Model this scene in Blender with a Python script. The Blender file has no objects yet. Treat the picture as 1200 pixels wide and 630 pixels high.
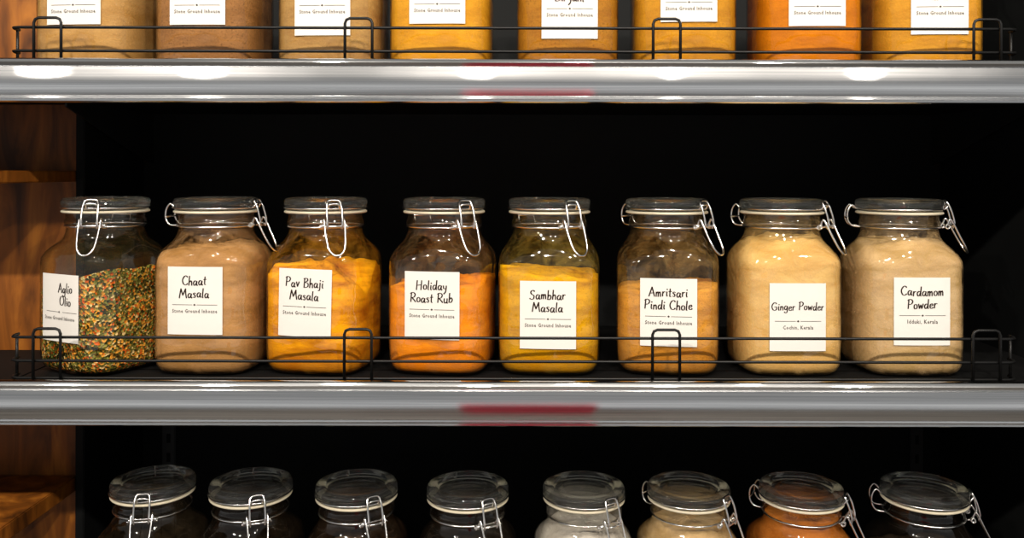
import bpy, bmesh, math, random
from mathutils import Vector, Matrix, noise
random.seed(7)
sc = bpy.context.scene
sc.view_settings.view_transform = 'Standard'
Z0 = 1.45                      # camera height above floor
SH = [Z0+0.116, Z0-0.260, Z0-0.640]   # shelf top surfaces
col = sc.collection

# ---------------------------------------------------------------- helpers
def link(o, parent=None):
    col.objects.link(o)
    if parent: o.parent = parent
    return o
def empty(name, loc=(0,0,0), rotz=0):
    e = bpy.data.objects.new(name, None); e.empty_display_size = .02
    e.location = loc; e.rotation_euler = (0,0,rotz); col.objects.link(e); return e
def mesh_obj(name, verts, faces, mat=None, parent=None, smooth=True):
    me = bpy.data.meshes.new(name); me.from_pydata(verts, [], faces); me.update()
    if smooth:
        for p in me.polygons: p.use_smooth = True
    if mat: me.materials.append(mat)
    return link(bpy.data.objects.new(name, me), parent)
def box(name, x0,x1,y0,y1,z0,z1, mat, parent=None, bev=0.0015):
    bm = bmesh.new(); bmesh.ops.create_cube(bm, size=1)
    for v in bm.verts:
        v.co = Vector(((x0+x1)/2+v.co.x*(x1-x0),(y0+y1)/2+v.co.y*(y1-y0),(z0+z1)/2+v.co.z*(z1-z0)))
    if bev: bmesh.ops.bevel(bm, geom=bm.edges[:], offset=bev, segments=2, affect='EDGES')
    me = bpy.data.meshes.new(name); bm.to_mesh(me); bm.free(); me.materials.append(mat)
    return link(bpy.data.objects.new(name, me), parent)
def new_mat(name):
    m = bpy.data.materials.new(name); m.use_nodes = True
    nt = m.node_tree; nt.nodes.clear()
    out = nt.nodes.new('ShaderNodeOutputMaterial')
    return m, nt, out
def srgb(h):
    c = [int(h[i:i+2],16)/255 for i in (0,2,4)]
    return tuple([(x/12.92 if x<=.04045 else ((x+.055)/1.055)**2.4) for x in c]+[1])
def principled(name, color, rough=.5, metal=0, spec=.5, noise_scale=None, noise_amt=.15, bump=0, bump_scale=200, stretch=(1,1,1)):
    m, nt, out = new_mat(name)
    b = nt.nodes.new('ShaderNodeBsdfPrincipled')
    b.inputs['Base Color'].default_value = color; b.inputs['Roughness'].default_value = rough
    b.inputs['Metallic'].default_value = metal; b.inputs['Specular IOR Level'].default_value = spec
    tc = nt.nodes.new('ShaderNodeTexCoord'); mp = nt.nodes.new('ShaderNodeMapping'); mp.inputs['Scale'].default_value = stretch
    nt.links.new(tc.outputs['Object'], mp.inputs[0])
    if noise_scale:
        n = nt.nodes.new('ShaderNodeTexNoise'); n.inputs['Scale'].default_value = noise_scale; n.inputs['Detail'].default_value = 5
        nt.links.new(mp.outputs[0], n.inputs['Vector'])
        mx = nt.nodes.new('ShaderNodeMix'); mx.data_type='RGBA'
        mx.inputs[6].default_value = tuple([c*(1-noise_amt) for c in color[:3]]+[1])
        mx.inputs[7].default_value = tuple([min(1,c*(1+noise_amt)) for c in color[:3]]+[1])
        nt.links.new(n.outputs[0], mx.inputs[0]); nt.links.new(mx.outputs[2], b.inputs['Base Color'])
    if bump:
        n2 = nt.nodes.new('ShaderNodeTexNoise'); n2.inputs['Scale'].default_value = bump_scale
        nt.links.new(mp.outputs[0], n2.inputs['Vector'])
        bp = nt.nodes.new('ShaderNodeBump'); bp.inputs['Strength'].default_value = bump; bp.inputs['Distance'].default_value=.001
        nt.links.new(n2.outputs[0], bp.inputs['Height']); nt.links.new(bp.outputs[0], b.inputs['Normal'])
    nt.links.new(b.outputs[0], out.inputs[0])
    return m

# ---------------------------------------------------------------- materials
M_black = principled('black_panel', (.0050,.0055,.0055,1), .7, spec=.18, noise_scale=6, noise_amt=.5)
M_board = principled('black_shelf_metal', (.005,.005,.005,1), .6, spec=.12, noise_scale=20)
M_wire  = principled('black_wire', (.006,.006,.006,1), .4, spec=.3, noise_scale=60)
M_steel = principled('steel_wire', (.90,.89,.87,1), .2, metal=1, noise_scale=80, noise_amt=.1)
M_gask  = principled('rubber_gasket', srgb('d8ceb4'), .5, noise_scale=60)
M_paper = principled('label_paper', srgb('dedad3'), .75, spec=.2, noise_scale=90, noise_amt=.03)
M_ink   = principled('label_ink', srgb('2a1f1b'), .7, spec=.1, noise_scale=300, noise_amt=.2)
M_ink2  = principled('label_ink_fine', srgb('45403c'), .7, spec=.1, noise_scale=300, noise_amt=.2)
M_floor = principled('floor_concrete', (.12,.11,.10,1), .5, noise_scale=3)
M_red   = principled('red_plastic', (.95,.06,.11,1), .4, noise_scale=8)
M_brack = principled('bracket_metal', (.05,.05,.05,1), .4, metal=.8, noise_scale=30)

def rail_mat():
    m, nt, out = new_mat('aluminium_rail'); L=nt.links.new
    def glossy(rough, aniso):
        b = nt.nodes.new('ShaderNodeBsdfAnisotropic'); b.distribution='BECKMANN'
        b.inputs['Roughness'].default_value=rough; b.inputs['Anisotropy'].default_value=aniso
        return b
    b1 = glossy(.135,.72); b2 = glossy(.32,.2)
    tc = nt.nodes.new('ShaderNodeTexCoord')
    tg = nt.nodes.new('ShaderNodeCombineXYZ'); tg.inputs[0].default_value=1
    mp = nt.nodes.new('ShaderNodeMapping'); mp.inputs['Scale'].default_value=(.4,1,60)
    L(tc.outputs['Object'], mp.inputs[0])
    n = nt.nodes.new('ShaderNodeTexNoise'); n.inputs['Scale'].default_value=8; n.inputs['Detail'].default_value=6
    L(mp.outputs[0], n.inputs['Vector'])
    cr = nt.nodes.new('ShaderNodeValToRGB'); cr.color_ramp.elements[0].color=(.66,.67,.68,1); cr.color_ramp.elements[1].color=(.97,.97,.97,1)
    cr.color_ramp.elements[0].position=.3; cr.color_ramp.elements[1].position=.7
    L(n.outputs[0], cr.inputs[0])
    mp2 = nt.nodes.new('ShaderNodeMapping'); mp2.inputs['Scale'].default_value=(5,1,2)
    L(tc.outputs['Object'], mp2.inputs[0])
    n2 = nt.nodes.new('ShaderNodeTexNoise'); n2.inputs['Scale'].default_value=3; n2.inputs['Detail'].default_value=1
    L(mp2.outputs[0], n2.inputs['Vector'])
    bp = nt.nodes.new('ShaderNodeBump'); bp.inputs['Strength'].default_value=.15; bp.inputs['Distance'].default_value=.003
    L(n2.outputs[0], bp.inputs['Height'])
    for b in (b1,b2):
        L(cr.outputs[0], b.inputs['Color']); L(bp.outputs[0], b.inputs['Normal']); L(tg.outputs[0], b.inputs['Tangent'])
    ms = nt.nodes.new('ShaderNodeMixShader'); ms.inputs[0].default_value=.12
    L(b1.outputs[0], ms.inputs[1]); L(b2.outputs[0], ms.inputs[2])
    L(ms.outputs[0], out.inputs[0]); return m
M_rail = rail_mat()

def wood_mat():
    m, nt, out = new_mat('stained_wood')
    b = nt.nodes.new('ShaderNodeBsdfPrincipled'); b.inputs['Roughness'].default_value=.45; b.inputs['Specular IOR Level'].default_value=.3
    tc = nt.nodes.new('ShaderNodeTexCoord'); mp = nt.nodes.new('ShaderNodeMapping'); mp.inputs['Scale'].default_value=(10,10,2.2)
    nt.links.new(tc.outputs['Object'], mp.inputs[0])
    n = nt.nodes.new('ShaderNodeTexNoise'); n.inputs['Scale'].default_value=3.2; n.inputs['Detail'].default_value=8; n.inputs['Distortion'].default_value=.8
    nt.links.new(mp.outputs[0], n.inputs['Vector'])
    cr = nt.nodes.new('ShaderNodeValToRGB')
    cr.color_ramp.elements[0].color=srgb('4a280c'); cr.color_ramp.elements[1].color=srgb('b87226')
    cr.color_ramp.elements[0].position=.3; cr.color_ramp.elements[1].position=.75
    e=cr.color_ramp.elements.new(.52); e.color=srgb('864c16')
    nt.links.new(n.outputs[0], cr.inputs[0]); nt.links.new(cr.outputs[0], b.inputs['Base Color'])
    bp = nt.nodes.new('ShaderNodeBump'); bp.inputs['Strength'].default_value=.2; bp.inputs['Distance'].default_value=.002
    nt.links.new(n.outputs[0], bp.inputs['Height']); nt.links.new(bp.outputs[0], b.inputs['Normal'])
    nt.links.new(b.outputs[0], out.inputs[0]); return m
M_wood = wood_mat()

def glass_mat(name, dust_or_glow_col=None, dust_or_glow=0.0, tint=(.98,.985,.98), edge=(.38,.41,.39), solid=0.0):
    m, nt, out = new_mat(name); L = nt.links.new; N = nt.nodes.new
    lw = N('ShaderNodeLayerWeight'); lw.inputs['Blend'].default_value=.5
    p5 = N('ShaderNodeMath'); p5.operation='POWER'; p5.inputs[1].default_value=4.5; L(lw.outputs['Facing'], p5.inputs[0])
    ma = N('ShaderNodeMath'); ma.operation='MULTIPLY_ADD'; ma.inputs[1].default_value=.75; ma.inputs[2].default_value=.06; L(p5.outputs[0], ma.inputs[0])
    p3 = N('ShaderNodeMath'); p3.operation='POWER'; p3.inputs[1].default_value=3.0; L(lw.outputs['Facing'], p3.inputs[0])
    mx = N('ShaderNodeMix'); mx.data_type='RGBA'; mx.inputs[6].default_value=(*tint,1); mx.inputs[7].default_value=(*edge,1); L(p3.outputs[0], mx.inputs[0])
    tr = N('ShaderNodeBsdfTransparent'); L(mx.outputs[2], tr.inputs[0])
    gl = N('ShaderNodeBsdfGlossy'); gl.inputs['Roughness'].default_value=.05; gl.inputs['Color'].default_value=(1,1,1,1)
    base = tr.outputs[0]
    tc = N('ShaderNodeTexCoord')
    nb = N('ShaderNodeTexNoise'); nb.inputs['Scale'].default_value=26; nb.inputs['Detail'].default_value=1; L(tc.outputs['Object'], nb.inputs['Vector'])
    bp = N('ShaderNodeBump'); bp.inputs['Strength'].default_value=1.0; bp.inputs['Distance'].default_value=.006
    L(nb.outputs[0], bp.inputs['Height']); L(bp.outputs[0], gl.inputs['Normal'])
    if dust_or_glow>0:
        df = N('ShaderNodeBsdfDiffuse'); df.inputs['Color'].default_value=dust_or_glow_col
        n = N('ShaderNodeTexNoise'); n.inputs['Scale'].default_value=30; n.inputs['Detail'].default_value=9; n.inputs['Roughness'].default_value=.75
        n.inputs['Distortion'].default_value=.6
        L(tc.outputs['Object'], n.inputs['Vector'])
        mr = N('ShaderNodeMapRange'); mr.inputs[1].default_value=.44; mr.inputs[2].default_value=.70; mr.inputs[3].default_value=.12*dust_or_glow; mr.inputs[4].default_value=min(.95,2.5*dust_or_glow)
        L(n.outputs[0], mr.inputs[0])
        sx = N('ShaderNodeSeparateXYZ'); L(tc.outputs['Object'], sx.inputs[0])
        mz = N('ShaderNodeMapRange'); mz.inputs[1].default_value=.165; mz.inputs[2].default_value=.19; mz.inputs[3].default_value=1; mz.inputs[4].default_value=.3 if not solid else 1
        L(sx.outputs['Z'], mz.inputs[0])
        mu = N('ShaderNodeMath'); mu.operation='MULTIPLY'; L(mr.outputs[0], mu.inputs[0]); L(mz.outputs[0], mu.inputs[1])
        ms = N('ShaderNodeMixShader'); L(mu.outputs[0], ms.inputs[0]); L(tr.outputs[0], ms.inputs[1]); L(df.outputs[0], ms.inputs[2])
        base = ms.outputs[0]
    m2 = N('ShaderNodeMixShader'); L(ma.outputs[0], m2.inputs[0]); L(base, m2.inputs[1]); L(gl.outputs[0], m2.inputs[2])
    res = m2.outputs[0]
    if solid>0:
        rg = N('ShaderNodeBsdfGlass'); rg.inputs['IOR'].default_value=1.5; rg.inputs['Roughness'].default_value=.02
        rg.inputs['Color'].default_value=(.98,.99,.98,1)
        m3 = N('ShaderNodeMixShader'); m3.inputs[0].default_value=solid; L(res, m3.inputs[1]); L(rg.outputs[0], m3.inputs[2]); res=m3.outputs[0]
    L(res, out.inputs[0]); return m
M_lid = glass_mat('lid_glass', dust_or_glow_col=(.8,.8,.78,1), dust_or_glow=.045, tint=(.96,.97,.96), edge=(.6,.62,.61), solid=.55)  # grey diffuse layer paints in the brightness of light inside the lid glass

def powder_mat(name, hexc, hex2=None, speck=0.0):
    m, nt, out = new_mat(name); L = nt.links.new; N = nt.nodes.new
    c = srgb(hexc); c2 = srgb(hex2) if hex2 else tuple([x*.6 for x in c[:3]]+[1])
    tc = N('ShaderNodeTexCoord')
    mp = N('ShaderNodeMapping'); mp.inputs['Scale'].default_value=(9,9,34); L(tc.outputs['Object'], mp.inputs[0])
    n = N('ShaderNodeTexNoise'); n.inputs['Scale'].default_value=1.6; n.inputs['Detail'].default_value=7; n.inputs['Roughness'].default_value=.6
    L(mp.outputs[0], n.inputs['Vector'])
    cr = N('ShaderNodeValToRGB'); cr.color_ramp.elements[0].position=.36; cr.color_ramp.elements[1].position=.58
    cr.color_ramp.elements[0].color=c2; cr.color_ramp.elements[1].color=c
    L(n.outputs[0], cr.inputs[0])
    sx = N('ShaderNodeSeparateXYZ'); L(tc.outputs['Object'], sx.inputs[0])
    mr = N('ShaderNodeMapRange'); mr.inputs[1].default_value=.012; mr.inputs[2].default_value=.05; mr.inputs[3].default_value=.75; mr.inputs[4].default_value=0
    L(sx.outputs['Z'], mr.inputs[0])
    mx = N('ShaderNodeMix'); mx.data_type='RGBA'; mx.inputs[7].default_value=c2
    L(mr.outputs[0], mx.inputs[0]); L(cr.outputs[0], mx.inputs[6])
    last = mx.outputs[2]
    n2 = N('ShaderNodeTexNoise'); n2.inputs['Scale'].default_value=420; n2.inputs['Detail'].default_value=3
    L(tc.outputs['Object'], n2.inputs['Vector'])
    if speck>0:
        mm = N('ShaderNodeMapRange'); mm.inputs[1].default_value=.55; mm.inputs[2].default_value=.7; mm.inputs[4].default_value=speck
        L(n2.outputs[0], mm.inputs[0])
        mx2 = N('ShaderNodeMix'); mx2.data_type='RGBA'; mx2.inputs[7].default_value=tuple([x*.25 for x in c2[:3]]+[1])
        L(mm.outputs[0], mx2.inputs[0]); L(last, mx2.inputs[6]); last = mx2.outputs[2]
    b = N('ShaderNodeBsdfDiffuse'); L(last, b.inputs['Color'])
    bp = N('ShaderNodeBump'); bp.inputs['Strength'].default_value=.5; bp.inputs['Distance'].default_value=.001
    L(n2.outputs[0], bp.inputs['Height']); L(bp.outputs[0], b.inputs['Normal'])
    L(b.outputs[0], out.inputs[0]); return m

def herb_mat():
    m, nt, out = new_mat('mixed_herbs'); L = nt.links.new; N = nt.nodes.new
    tc = N('ShaderNodeTexCoord')
    v = N('ShaderNodeTexVoronoi'); v.inputs['Scale'].default_value=360; v.inputs['Randomness'].default_value=1; L(tc.outputs['Object'], v.inputs['Vector'])
    sx = N('ShaderNodeSeparateColor'); L(v.outputs['Color'], sx.inputs[0])
    cr = N('ShaderNodeValToRGB'); cr.color_ramp.interpolation='CONSTANT'
    cols=[(0,'5e6028'),(.20,'2c3014'),(.36,'8c8a44'),(.50,'c25a18'),(.62,'dcc48c'),(.71,'5a4820'),(.84,'d6983a')]
    cr.color_ramp.elements[0].color=srgb(cols[0][1]); cr.color_ramp.elements[1].position=cols[1][0]; cr.color_ramp.elements[1].color=srgb(cols[1][1])
    for p,h in cols[2:]:
        e=cr.color_ramp.elements.new(p); e.color=srgb(h)
    L(sx.outputs[0], cr.inputs[0])
    n = N('ShaderNodeTexNoise'); n.inputs['Scale'].default_value=28; L(tc.outputs['Object'], n.inputs['Vector'])
    mx = N('ShaderNodeMix'); mx.data_type='RGBA'; mx.blend_type='MULTIPLY'; mx.inputs[0].default_value=.8
    c2 = N('ShaderNodeValToRGB'); c2.color_ramp.elements[0].color=(.45,.48,.34,1); c2.color_ramp.elements[1].color=(1.35,1.15,.95,1)
    c2.color_ramp.elements[0].position=.38; c2.color_ramp.elements[1].position=.60
    L(n.outputs[0], c2.inputs[0]); L(cr.outputs[0], mx.inputs[6]); L(c2.outputs[0], mx.inputs[7])
    b = N('ShaderNodeBsdfDiffuse'); L(mx.outputs[2], b.inputs['Color'])
    bp = N('ShaderNodeBump'); bp.inputs['Strength'].default_value=.9; bp.inputs['Distance'].default_value=.002
    L(v.outputs['Distance'], bp.inputs['Height']); L(bp.outputs[0], b.inputs['Normal'])
    L(b.outputs[0], out.inputs[0]); return m
M_herb = herb_mat()

# ---------------------------------------------------------------- jar geometry
PROF = [(0,.050),(.002,.057),(.006,.0615),(.012,.0645),(.02,.0655),(.04,.066),(.07,.066),(.10,.066),(.138,.066),(.146,.0652),
        (.153,.063),(.160,.0592),(.166,.0548),(.171,.0517),(.176,.0492),(.181,.0479),(.184,.0475),(.1865,.0482),(.189,.050),
        (.1915,.0505),(.194,.050),(.1965,.0485),(.204,.0485)]
def w_at(h):
    if h<=PROF[0][0]: return PROF[0][1]
    for (a,wa),(b,wb) in zip(PROF,PROF[1:]):
        if h<=b:
            return wa+(wb-wa)*(h-a)/(b-a)
    return PROF[-1][1]
def n_at(h):
    if h<.142: return 4.0
    if h>.172: return 2.0
    t=(h-.142)/.03; t=t*t*(3-2*t); return 4.0-2.0*t
def sup(th,w,n):
    c,s=abs(math.cos(th)),abs(math.sin(th))
    return w/((c**n+s**n)**(1/n))
SEG=80
def ring(h,w,n):
    out=[]
    for i in range(SEG):
        th=2*math.pi*i/SEG; r=sup(th,w,n); out.append((r*math.cos(th),r*math.sin(th),h))
    return out
def loft(rings, cap0=True, cap1=False):
    v=[p for r in rings for p in r]; f=[]
    for k in range(len(rings)-1):
        for i in range(SEG):
            j=(i+1)%SEG; f.append((k*SEG+i,k*SEG+j,(k+1)*SEG+j,(k+1)*SEG+i))
    if cap0:
        v.append((0,0,rings[0][0][2])); c=len(v)-1
        for i in range(SEG): f.append((c,(i+1)%SEG,i))
    if cap1:
        b=(len(rings)-1)*SEG; v.append((0,0,rings[-1][0][2])); c=len(v)-1
        for i in range(SEG): f.append((c,b+i,b+(i+1)%SEG))
    return v,f
def mk_mesh(name,v,f,mat):
    me=bpy.data.meshes.new(name); me.from_pydata(v,[],f); me.update()
    for p in me.polygons: p.use_smooth=True
    me.materials.append(mat); return me
hs=[]
for (a,_),(b,_) in zip(PROF,PROF[1:]):
    k = 3 if b-a>.003 else 1
    hs += [a+(b-a)*t/k for t in range(k)]
hs.append(PROF[-1][0])
ME_body = mk_mesh('glass_body', *loft([ring(h,w_at(h),n_at(h)) for h in hs]), M_lid)
def circ(h,r): return [(r*math.cos(2*math.pi*i/SEG),r*math.sin(2*math.pi*i/SEG),h) for i in range(SEG)]
lidp=[(.0004,.2130),(.020,.2130),(.0405,.2120),(.0425,.2078),(.044,.2062),(.046,.2078),(.0515,.2078),(.0530,.2085),(.0530,.2125),
      (.0545,.2150),(.0545,.2195),(.0525,.2228),(.048,.2238),(.042,.2232),(.0395,.2215),(.0375,.2190),(.030,.2183),(.0285,.2190),(.0270,.2183),(.0004,.2180)]
ME_lid = mk_mesh('glass_lid', *loft([circ(h,r) for r,h in lidp],True,True), M_lid)
gp=[(.047,.2040),(.0525,.2038),(.0540,.2048),(.0540,.2064),(.0525,.2072),(.047,.2072),(.047,.2040)]
ME_gask = mk_mesh('rubber_gasket', *loft([circ(h,r) for r,h in gp],False,False), M_gask)

def catmull(pts, closed=False, k=6):
    n=len(pts); out=[]; P=[Vector(p) for p in pts]
    rng = range(n) if closed else range(n-1)
    for i in rng:
        if closed: p0,p1,p2,p3=P[(i-1)%n],P[i],P[(i+1)%n],P[(i+2)%n]
        else: p0,p1,p2,p3=P[max(i-1,0)],P[i],P[i+1],P[min(i+2,n-1)]
        for j in range(k):
            t=j/k
            out.append(.5*((2*p1)+(-p0+p2)*t+(2*p0-5*p1+4*p2-p3)*t*t+(-p0+3*p1-3*p2+p3)*t**3))
    if not closed: out.append(P[-1])
    return out
def tube(V,F,pts,r,closed=False,seg=8):
    n=len(pts); base=len(V)
    up=Vector((0,0,1)); prev=None
    for i,p in enumerate(pts):
        a=pts[(i-1)%n] if (closed or i>0) else pts[i]
        b=pts[(i+1)%n] if (closed or i<n-1) else pts[i]
        t=(Vector(b)-Vector(a)).normalized()
        if prev is None:
            ref = up if abs(t.dot(up))<.9 else Vector((1,0,0))
            nx=t.cross(ref).normalized()
        else:
            nx=(prev-t*prev.dot(t)).normalized()
        prev=nx; ny=t.cross(nx)
        for s in range(seg):
            a2=2*math.pi*s/seg
            V.append(tuple(Vector(p)+nx*math.cos(a2)*r+ny*math.sin(a2)*r))
    m = n if closed else n-1
    for i in range(m):
        i2=(i+1)%n
        for s in range(seg):
            s2=(s+1)%seg
            F.append((base+i*seg+s,base+i*seg+s2,base+i2*seg+s2,base+i2*seg+s))
    if not closed:
        F.append(tuple(base+s for s in range(seg))[::-1]); F.append(tuple(base+(n-1)*seg+s for s in range(seg)))
V=[];F=[]; wr=.0013
def P(r,t,h): return (t,-r,h)
tube(V,F,[Vector(p) for p in circ(.1868,.0497)],wr,True)                 # neck collar
tube(V,F,[Vector(p) for p in circ(.2108,.0545)],wr*.8,True)         # lid band
tube(V,F,catmull([P(.050,-.0125,.1868),P(.055,-.0125,.189),P(.0595,-.0128,.1975),P(.0635,-.0128,.1925),P(.071,-.0120,.177),P(.0785,-.0100,.1625),
                  P(.0822,-.0050,.1555),P(.0830,0,.154),P(.0822,.0050,.1555),P(.0785,.0100,.1625),P(.071,.0120,.177),P(.0635,.0128,.1925),
                  P(.0595,.0128,.1975),P(.055,.0125,.189),P(.050,.0125,.1868)]),wr)
tube(V,F,catmull([P(.0640,-.0090,.186),P(.0655,-.0095,.194),P(.0615,-.0095,.210),P(.0575,-.0085,.2185),P(.0560,-.006,.2215),P(.0558,0,.2220),
                  P(.0560,.006,.2215),P(.0575,.0085,.2185),P(.0615,.0095,.210),P(.0655,.0095,.194),P(.0640,.0090,.186)]),wr)
tube(V,F,[Vector(P(.0640,-.0120,.189)),Vector(P(.0640,0,.189)),Vector(P(.0640,.0120,.189))],wr*1.2)
tube(V,F,catmull([P(.0545,-.008,.2105),P(.0590,-.006,.216),P(.0595,0,.217),P(.0590,.006,.216),P(.0545,.008,.2105)]),wr)
for sx in (-1,1):
    pts=[]
    for i in range(37):
        a=i/12*2*math.pi; pts.append(Vector(P(.0560+.0026*math.cos(a), sx*(.0130+i/36*.005), .1885+.0026*math.sin(a))))
    tube(V,F,pts,wr*.75,seg=6)
tube(V,F,catmull([P(-.050,-.0125,.1868),P(-.060,-.0125,.188),P(-.0655,-.012,.196),P(-.065,-.0115,.208),P(-.060,-.0105,.2150),P(-.0545,-.010,.2105)]),wr)
tube(V,F,catmull([P(-.050,.0125,.1868),P(-.060,.0125,.188),P(-.0655,.012,.196),P(-.065,.0115,.208),P(-.060,.0105,.2150),P(-.0545,.010,.2105)]),wr)
tube(V,F,[Vector(P(-.0655,-.0135,.198)),Vector(P(-.0655,0,.198)),Vector(P(-.0655,.0135,.198))],wr)
ME_clasp = mk_mesh('wire_clasp', V,F, M_steel)

# ---------------------------------------------------------------- handwriting
def ell(cx,cy,rx,ry): return [(cx+rx*math.sin(a),cy+ry*math.cos(a)) for a in [i*math.pi/5 for i in range(11)]]
bowl=[(.38,.42),(.2,.5),(.03,.28),(.12,.02),(.28,.08),(.4,.45)]
Pb=[(0,.9),(.3,1.02),(.55,.8),(.4,.5),(.12,.45)]
Cc=[(.6,.85),(.4,1),(.15,.8),(.05,.45),(.2,.08),(.45,0),(.62,.15)]
G={
'A':(.66,[[(0,0),(.15,.5),(.3,1)],[(.3,1),(.45,.5),(.6,0)],[(.05,.33),(.55,.38)]]),
'O':(.76,[ell(.35,.5,.33,.5)]),'C':(.66,[Cc]),'G':(.74,[Cc,[(.62,.15),(.64,.42),(.38,.42)]]),
'M':(.86,[[(0,0),(.08,.6),(.14,1)],[(.14,1),(.38,.3)],[(.38,.3),(.66,1)],[(.66,1),(.7,.5),(.8,0)]]),
'P':(.6,[[(.08,0),(.12,1)],Pb]),'R':(.66,[[(.08,0),(.12,1)],Pb,[(.2,.45),(.62,0)]]),
'B':(.62,[[(.08,0),(.12,1)],[(0,.95),(.35,1),(.48,.78),(.15,.55)],[(.15,.55),(.5,.45),(.52,.12),(.25,0),(.05,.03)]]),
'H':(.72,[[(.05,0),(.1,1)],[(.55,0),(.6,1)],[(.05,.48),(.6,.55)]]),
'S':(.58,[[(.5,.88),(.3,1),(.08,.8),(.2,.58),(.45,.4),(.42,.1),(.2,0),(0,.12)]]),
'a':(.5,[bowl,[(.4,.45),(.38,.12),(.48,0)]]),'b':(.46,[[(.08,1),(.05,0)],[(.06,.3),(.25,.5),(.4,.28),(.25,0),(.06,.08)]]),
'c':(.4,[[(.36,.42),(.2,.5),(.04,.28),(.12,.02),(.36,.08)]]),'d':(.5,[bowl,[(.44,1),(.4,.12),(.48,0)]]),
'e':(.42,[[(.05,.25),(.35,.33),(.25,.5),(.06,.35),(.08,.08),(.25,0),(.4,.1)]]),
'g':(.48,[bowl,[(.4,.45),(.38,-.25),(.2,-.4),(.03,-.28)]]),'h':(.44,[[(.08,1),(.04,0)],[(.05,.3),(.25,.5),(.34,.35),(.36,0)]]),
'i':(.2,[[(.08,.48),(.07,.1),(.14,0)],[(.09,.70),(.12,.76)]]),'j':(.24,[[(.12,.48),(.1,-.25),(-.06,-.38)],[(.12,.70),(.15,.76)]]),
'l':(.2,[[(.1,1),(.06,.1),(.14,0)]]),'k':(.42,[[(.08,1),(.04,0)],[(.35,.5),(.08,.22),(.38,0)]]),
'm':(.6,[[(.04,.48),(.04,0)],[(.04,.3),(.18,.5),(.25,.35),(.25,0)],[(.25,.3),(.4,.5),(.48,.35),(.5,0)]]),
'n':(.42,[[(.04,.48),(.04,0)],[(.04,.3),(.22,.5),(.32,.35),(.34,0)]]),'o':(.42,[ell(.2,.25,.17,.25)]),
'r':(.34,[[(.05,.48),(.05,0)],[(.05,.28),(.18,.48),(.32,.45)]]),'s':(.36,[[(.3,.45),(.15,.5),(.06,.38),(.26,.2),(.2,0),(.02,.05)]]),
't':(.32,[[(.14,.85),(.12,.1),(.24,0)],[(0,.55),(.3,.58)]]),'u':(.46,[[(.04,.48),(.05,.12),(.18,0),(.35,.15)],[(.36,.48),(.36,.05),(.44,0)]]),
'v':(.38,[[(.02,.48),(.16,0)],[(.16,0),(.34,.5)]]),'w':(.56,[[(.02,.48),(.12,0)],[(.12,0),(.26,.38)],[(.26,.38),(.38,0)],[(.38,0),(.52,.5)]]),
'y':(.42,[[(.04,.48),(.08,.2),(.3,.15)],[(.36,.48),(.3,-.15),(.1,-.4)]]),' ':(.3,[]),
}
def face_y(x):
    w=.066; t=min(.999,abs(x)/w); return -w*(1-t**4)**.25
def write(line, cx, base, s):
    sp=.08
    W=(sum(G[c][0] for c in line)+sp*len(line))*s; x=cx-W/2; V=[];F=[]; hw=.050*s
    for ch in line:
        wd,st=G[ch]; jy=random.uniform(-.06,.06)*s
        for stroke in st:
            pts=catmull([(x+px*s+py*s*.04, base+py*s+jy, 0) for px,py in stroke],k=4)
            b=len(V)
            for i,p in enumerate(pts):
                a=pts[max(i-1,0)]; c=pts[min(i+1,len(pts)-1)]; t=(c-a)
                if t.length<1e-9: t=Vector((1,0,0))
                t.normalize(); nn=Vector((-t.y,t.x,0))
                e=hw*(1.4 if abs(t.y)>.6 else .75)
                ext = -t*hw*.6 if i==0 else (t*hw*.6 if i==len(pts)-1 else Vector((0,0,0)))
                V.append(p+ext+nn*e); V.append(p+ext-nn*e)
            for i in range(len(pts)-1): F.append((b+2*i,b+2*i+1,b+2*i+3,b+2*i+2))
        x+=(wd+sp)*s
    return V,F
_cache={}
def font_mesh(txt, width):
    if txt not in _cache:
        cu=bpy.data.curves.new('t','FONT'); cu.body=txt; cu.size=1; cu.resolution_u=1; cu.space_character=1.15; cu.offset=.012
        o=bpy.data.objects.new('t',cu); col.objects.link(o)
        dg=bpy.context.evaluated_depsgraph_get(); me=bpy.data.meshes.new_from_object(o.evaluated_get(dg))
        _cache[txt]=([v.co.copy() for v in me.vertices],[tuple(p.vertices) for p in me.polygons])
        bpy.data.objects.remove(o); bpy.data.meshes.remove(me); bpy.data.curves.remove(cu)
    vs,fs=_cache[txt]
    x0=min(v.x for v in vs); x1=max(v.x for v in vs); s=width/(x1-x0)
    return [Vector(((v.x-(x0+x1)/2)*s, v.y*s, 0)) for v in vs], fs

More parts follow.
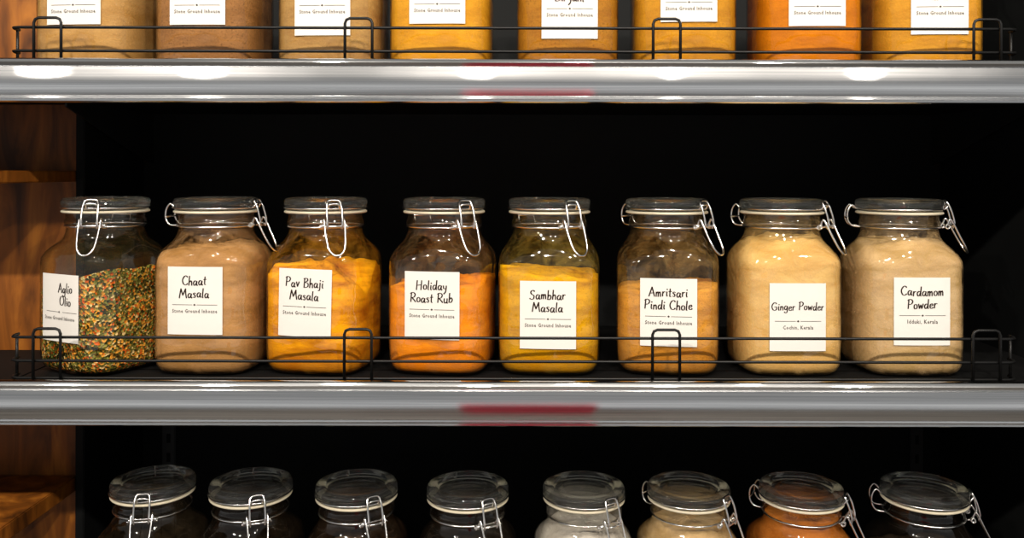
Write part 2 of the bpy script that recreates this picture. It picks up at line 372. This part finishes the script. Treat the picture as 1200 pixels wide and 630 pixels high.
LW=.0705
def label(jar, ztop, lines, sub, dx=0, tilt=0, shift=0, LH=.0850):
    def place(x,z,off):
        zc=ztop-LH/2; ca,sa=math.cos(tilt),math.sin(tilt)
        X=dx+(x*ca-(z-zc)*sa); Z=zc+(x*sa+(z-zc)*ca)
        return (X, face_y(X)-off, Z)
    nx,nz=14,4; V=[];F=[]
    for off in (.0004,.0001):
        for j in range(nz+1):
            for i in range(nx+1):
                V.append(place(-LW/2+LW*i/nx, ztop-LH*j/nz, off))
    n1=(nx+1)*(nz+1)
    for j in range(nz):
        for i in range(nx):
            a=j*(nx+1)+i; F.append((a,a+nx+1,a+nx+2,a+1))
            F.append((n1+a,n1+a+1,n1+a+nx+2,n1+a+nx+1))
    mesh_obj('paper_label',V,F,M_paper,jar)
    V=[];F=[]
    ys = [ztop-.0225, ztop-.0385] if len(lines)==2 else [ztop-.0335]
    for ln,yb in zip(lines,ys):
        s=.0115
        W=sum(G[c][0]+.08 for c in ln)*s
        if W>.0665: s*=.0665/W
        v,f=write(ln,shift,yb,s); b=len(V)
        V+=[place(p.x,p.y,.0008) for p in v]; F+=[tuple(b+i for i in q) for q in f]
    if V: mesh_obj('label_lettering',V,F,M_ink,jar,False)
    V=[];F=[]
    yl=ztop-.0475; h=.00025
    K=10
    for seg0,seg1 in ((-.029,-.003),(.003,.029)):
        b=len(V)
        for i in range(K+1):
            x=seg0+(seg1-seg0)*i/K
            V.append(place(x+shift*.3,yl+h,.0008)); V.append(place(x+shift*.3,yl-h,.0008))
        for i in range(K): F.append((b+2*i,b+2*i+1,b+2*i+3,b+2*i+2))
    b=len(V)
    for p in ((0,.0014),(-.0016,0),(0,-.0014),(.0016,0)): V.append(place(p[0],yl+p[1],.0008))
    F.append((b,b+1,b+2,b+3))
    wsub=.058 if len(sub)>16 else .038
    v,f=font_mesh(sub,wsub); b=len(V)
    V+=[place(p.x,ztop-.0575+p.y*1.2,.0008) for p in v]; F+=[tuple(b+i for i in q) for q in f]
    mesh_obj('label_small_print',V,F,M_ink2,jar,False)

def fill(jar, F0, tilt, phi, mound, mat, seed, rough=.004):
    rings=[]; N=26; h0=.005
    Fth=[]
    for i in range(SEG):
        th=2*math.pi*i/SEG
        d=noise.noise(Vector((math.cos(th)*1.7+seed*3.1,math.sin(th)*1.7,seed)))*rough*2.2+noise.noise(Vector((math.cos(th)*6,math.sin(th)*6,seed+5)))*rough*.9
        Fth.append(min(.190,F0+tilt*math.cos(th-phi)+d))
    def pt(th,h,sc=1):
        w=max(.01,w_at(h)-.0016); r=sup(th,w,n_at(h))*sc; return r*math.cos(th),r*math.sin(th)
    for k in range(N+1):
        r=[]
        for i in range(SEG):
            th=2*math.pi*i/SEG; h=h0+(Fth[i]-h0)*(k/N); x,y=pt(th,h); r.append((x,y,h))
        rings.append(r)
    top=sum(Fth)/SEG+mound
    for k in range(1,12):
        s=1-k/12; r=[]
        for i in range(SEG):
            th=2*math.pi*i/SEG; x,y=pt(th,Fth[i],s)
            z=Fth[i]*s**1.3+top*(1-s**1.3)+noise.noise(Vector((x*45,y*45,seed)))*rough*1.2*(1-s)**.5
            r.append((x,y,min(z,.198)))
        rings.append(r)
    v,f=loft(rings,True,True)
    mesh_obj('spice_fill',v,f,mat,jar)

cnt=[0]
def jar(x,y,shelf,rot,az,fc,fc2,F0,tilt=0,phi=0,mound=0,dust_or_glow=.1,lab=None,mat=None,speck=0,dustcol=None,rough=.004):
    cnt[0]+=1; k=cnt[0]
    e=empty('spice_jar',(x,y,SH[shelf]+.0003),math.radians(-rot))
    g=glass_mat('jar_glass_%d'%k, srgb(dustcol or fc), dust_or_glow)
    o=link(bpy.data.objects.new('glass_body',ME_body),e); o.material_slots[0].link='OBJECT'; o.material_slots[0].material=g
    link(bpy.data.objects.new('glass_lid',ME_lid),e)
    link(bpy.data.objects.new('rubber_gasket',ME_gask),e)
    c=link(bpy.data.objects.new('wire_clasp',ME_clasp),e); c.rotation_euler=(0,0,math.radians(az+rot))
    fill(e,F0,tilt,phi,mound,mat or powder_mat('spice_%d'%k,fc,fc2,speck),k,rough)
    if lab: label(e,*lab)
    return e
SG='Stone Ground Inhouse'
R=math.radians
# middle row
jar(-.540,0,1,28,8,'6a6a34',None,.117,.018,R(10),.004,.04,(.128,['Aglio','Olio'],SG,0,0,.012),M_herb,dustcol='8a7a4a')
jar(-.393,0,1,4,82,'c0905a','966c3a',.158,.004,0,.004,.24,(.1385,['Chaat','Masala'],SG))
jar(-.2475,0,1,11,22,'f6a814','a85c0c',.124,.006,R(120),.016,.13,(.1360,['Pav Bhaji','Masala'],SG,0,R(-1)),rough=.012,dustcol='d8942c')
jar(-.090,0,1,9,32,'f8961c','d0700a',.114,.007,R(-20),.006,.12,(.1330,['Holiday','Roast Rub'],SG),dustcol='a07a4c',rough=.005)
jar(.050,0,1,4,27,'e4a710','b27404',.126,.004,R(200),.006,.12,(.1215,['Sambhar','Masala'],SG),speck=.25,dustcol='b09444')
jar(.206,0,1,8,45,'de9a38','ac6a1c',.108,.005,R(0),.005,.14,(.1250,['Amritsari','Pindi Chole'],SG),speck=.35,dustcol='ac8850')
jar(.359,0,1,0,51,'e2ba74','ca9c54',.170,.002,0,.003,.28,(.1195,['Ginger Powder'],'Cochin, Kerala'))
jar(.515,0,1,0,76,'d2b07e','b08e56',.168,.002,0,.003,.28,(.1270,['Cardamom','Powder'],'Idduki, Kerala'))
# top row
def L1(z,a): return (z,a,SG,0,0,0,.072)
jar(-.545,0,0,5,20,'bf9458','a87a3c',.165,0,0,.003,.2,L1(.138,['Garam','Masala']),speck=.2)
jar(-.393,0,0,2,40,'a07040','82562c',.150,0,0,.003,.2,L1(.138,['Chai','Masala']),speck=.6)
jar(-.235,0,0,3,30,'b89054','9a6e3c',.160,0,0,.003,.2,(.138,['Coriander','Powder'],SG),speck=.2)
jar(-.092,0,0,2,20,'d99c28','be801a',.150,0,0,.003,.2,L1(.140,['Chicken','Masala']))
jar(.072,0,0,0,35,'b47a26','985c18',.150,0,0,.003,.2,(.1345,['Hyderabadi','Biryani'],SG),speck=.5)
jar(.225,0,0,3,45,'cc9026','b0721a',.150,0,0,.003,.2,L1(.143,['Meat','Masala']),speck=.2)
jar(.385,0,0,2,50,'d07c14','b2640e',.150,0,0,.003,.2,L1(.138,['Rasam','Powder']))
jar(.540,0,0,3,60,'d2962e','b87c1e',.150,0,0,.003,.2,(.138,['Sambhar','Masala'],SG,0,0,0,.082))
# bottom row
jar(-.485,.02,2,0,10,'5a4a34','3a3024',.105,0,0,.003,.10,(.128,['Chole','Masala'],SG))
jar(-.350,.012,2,0,24,'4a3a28','2a2018',.11,0,0,.003,.10,(.128,['Paneer','Masala'],SG))
jar(-.207,.006,2,0,32,'6a5038','4a3424',.12,0,0,.003,.10,(.128,['Chicken','Rub'],SG))
jar(-.058,0,2,0,30,'5a4a3a','3a3024',.12,0,0,.003,.10,(.128,['Goda','Masala'],SG))
jar(.0965,0,2,0,32,'cac2b4','aea496',.170,0,0,.004,.3,(.128,['Garlic','Powder'],SG))
jar(.236,0,2,0,46,'c8a878','ac8c5a',.176,0,0,.004,.3,(.128,['Onion','Powder'],SG))
jar(.386,0,2,0,58,'be722c','9a561e',.184,0,0,.008,.3,(.128,['Chilli','Powder'],SG))
jar(.549,0,2,0,74,'3f3428','2a221a',.13,0,0,.003,.10,(.128,['Clove','Powder'],SG))

# ---------------------------------------------------------------- shelves
XL,XR=-.95,.72
railp=[(-.130,-.001),(-.1355,-.0005),(-.1362,.0130),(-.1378,.0146),(-.1405,.0146),(-.1435,.0128),(-.1450,.0095),(-.1438,.0066),(-.1434,.0052),
       (-.1452,.0040),(-.1470,-.004),(-.1482,-.012),(-.1476,-.021),(-.1455,-.0290),(-.1432,-.0305),(-.1434,-.0322),(-.1455,-.0335),(-.1455,-.0358),(-.1435,-.0372),(-.1330,-.0372),(-.1320,-.0340),(-.1320,-.005)]
def shelf(z):
    e=empty('metal_shelf',(0,0,z))
    box('shelf_board',-.6175,XR-.002,-.132,.298,-.022,0,M_board,e)
    box('shelf_board_left',-.95,-.618,-.132,.098,-.022,0,M_board,e)
    V=[];F=[];n=len(railp)
    xs=[XL+(XR+.25-XL)*i/60 for i in range(61)]
    for x in xs:
        for (y,h) in railp: V.append((x,y,h))
    for i in range(60):
        for j in range(n):
            j2=(j+1)%n; F.append((i*n+j,i*n+j2,(i+1)*n+j2,(i+1)*n+j))
    F.append(tuple(range(n))); F.append(tuple(60*n+j for j in range(n))[::-1])
    o=mesh_obj('front_rail',V,F,M_rail,e)
    mo=o.modifiers.new('es','EDGE_SPLIT'); mo.split_angle=R(35)
    for bx in (-.606,.706):
        V=[(bx,.298,-.022),(bx,.02,-.022),(bx,.02,-.030),(bx,.25,-.095),(bx,.298,-.105)]
        V+= [(bx+.003,y,h) for _,y,h in V]
        mesh_obj('shelf_bracket',V,[(0,1,2,3,4),(9,8,7,6,5),(0,5,6,1),(1,6,7,2),(2,7,8,3),(3,8,9,4),(4,9,5,0)],M_brack,e,False)
    return e
def guard(z,e):
    V=[];F=[]; r=.0018; x0,x1=-.611,.616; yf=-.100
    for h in (.0075,.0285,.0570):
        pts=[Vector((x0,-.078,h)),Vector((x0,yf+.012,h)),Vector((x0+.0035,yf+.0035,h)),Vector((x0+.012,yf,h))]
        pts+=[Vector((x0+.012+(x1-x0-.024)*i/10,yf,h)) for i in range(1,10)]
        pts+=[Vector((x1-.012,yf,h)),Vector((x1-.0035,yf+.0035,h)),Vector((x1,yf+.012,h)),Vector((x1,-.078,h))]
        tube(V,F,pts,r)
    for c in (-.5625,-.186,.187,.575):
        hw=.0165; top=.0680; rr=.006; y=yf-.0034
        pts=[Vector((c-hw,y,.0017)),Vector((c-hw,y,top-rr)),Vector((c-hw+rr*.3,y,top-rr*.3)),Vector((c-hw+rr,y,top)),
             Vector((c+hw-rr,y,top)),Vector((c+hw-rr*.3,y,top-rr*.3)),Vector((c+hw,y,top-rr)),Vector((c+hw,y,.0017))]
        tube(V,F,pts,r)
        for s in (-1,1):
            tube(V,F,[Vector((c+s*hw,y,.0018)),Vector((c+s*hw,y+.02,.0018))],r)
    for x in (x0,x1):
        tube(V,F,[Vector((x,-.082,.0018)),Vector((x,-.082,.0585))],r)
    mesh_obj('wire_guard',V,F,M_wire,e)
for z in SH:
    e=shelf(z); guard(z,e)

# ---------------------------------------------------------------- cabinet + room shell
box('wall_back',-1.4,1.4,.3015,.34,0,2.6,M_black)
sp=empty('black_side_panel',(0,0,0)); box('panel',-.6325,-.6195,.1005,.3005,0,2.3,M_black,sp)
sp=empty('black_side_panel',(0,0,0)); box('panel',.7205,.745,-.128,.3005,0,2.3,M_black,sp)
for bx in (-.575,.68):
    up=empty('slotted_upright',(bx,.2985,0))
    box('channel',-.011,.011,-.0035,.002,Z0-.615,Z0-.285,M_brack,up)
    for i in range(9): box('slot',-.003,.003,-.0042,-.0030,Z0-.585+i*.032,Z0-.570+i*.032,M_black,up,0)
wd=empty('wooden_side_shelving',(0,0,0))
box('back_panel',-1.20,-.6335,.1125,.135,0,2.3,M_wood,wd)
for zt,t in ((Z0-.001,.016),(Z0-.446,.022),(Z0-.80,.022),(Z0+.42,.022)):
    box('ledge',-1.20,-.6350,-.10,.1120,zt-t,zt,M_wood,wd)
box('left_side',-1.222,-1.2005,-.10,.135,0,2.3,M_wood,wd)
box('floor',-3,3,-4,.34,-.05,0,M_floor,None,0)
rb=empty('red_reflection_bin',(.06,-2.0,0))  # unseen bin added behind the camera to give the rail its red reflection
box('front',-.22,.22,.18,.20,0,.92,M_red,rb); box('back',-.22,.22,-.20,-.18,0,.92,M_red,rb)
box('side_l',-.22,-.20,-.1795,.1795,0,.92,M_red,rb); box('side_r',.20,.22,-.1795,.1795,0,.92,M_red,rb); box('bottom',-.1995,.1995,-.1795,.1795,.02,.04,M_red,rb)

# ---------------------------------------------------------------- lights
k=0
for lx,ly,lz,en,sz in [(-1.85,-2.2,1.35,14,.07),(-1.22,-2.2,1.35,25,.07),(-.14,-2.2,1.35,26,.07),(.62,-2.2,1.35,25,.07),(1.4,-2.2,1.35,20,.07),
                       (-.70,-1.5,2.0,14,.07),(.26,-1.5,2.0,14,.07),(1.0,-1.5,2.0,12,.07)]:  # these last three are added fill lamps, for extra highlights on the glass
    ld=bpy.data.lights.new('ceiling_or_fill_spot_%d'%k,'AREA'); ld.shape='DISK'; ld.size=sz; ld.energy=en; ld.color=(1,.915,.81)
    lo=bpy.data.objects.new('ceiling_or_fill_spot_%d'%k,ld); lo.location=(lx,ly,Z0+lz)
    d=Vector((lx*.4,0,Z0-.3))-lo.location; lo.rotation_euler=d.to_track_quat('-Z','Y').to_euler(); col.objects.link(lo); k+=1
w=bpy.data.worlds.new('World'); sc.world=w; w.use_nodes=True; nt=w.node_tree; nt.nodes.clear()
out=nt.nodes.new('ShaderNodeOutputWorld'); bg=nt.nodes.new('ShaderNodeBackground')
tc=nt.nodes.new('ShaderNodeTexCoord'); sx=nt.nodes.new('ShaderNodeSeparateXYZ'); cr=nt.nodes.new('ShaderNodeValToRGB')
mr=nt.nodes.new('ShaderNodeMapRange'); mr.inputs[1].default_value=-1; mr.inputs[2].default_value=1
nt.links.new(tc.outputs['Generated'],sx.inputs[0]); nt.links.new(sx.outputs['Z'],mr.inputs[0]); nt.links.new(mr.outputs[0],cr.inputs[0])
cr.color_ramp.elements[0].color=(.07,.065,.06,1); cr.color_ramp.elements[1].color=(.25,.24,.22,1)
for p,c in ((.32,.18),(.42,.58),(.51,.26),(.62,.20)):
    e=cr.color_ramp.elements.new(p); e.color=(c,c,c*.99,1)
nt.links.new(cr.outputs[0],bg.inputs[0]); bg.inputs[1].default_value=1; nt.links.new(bg.outputs[0],out.inputs[0])

cam=bpy.data.cameras.new('Camera'); cam.lens=30; cam.sensor_width=36; cam.shift_y=-115/1200
co=bpy.data.objects.new('Camera',cam); co.location=(0,-1.136,Z0); co.rotation_euler=(R(90),0,0); co.rotation_euler.rotate_axis('Z',R(.12)); col.objects.link(co)
cam.clip_start=.01
sc.camera=co
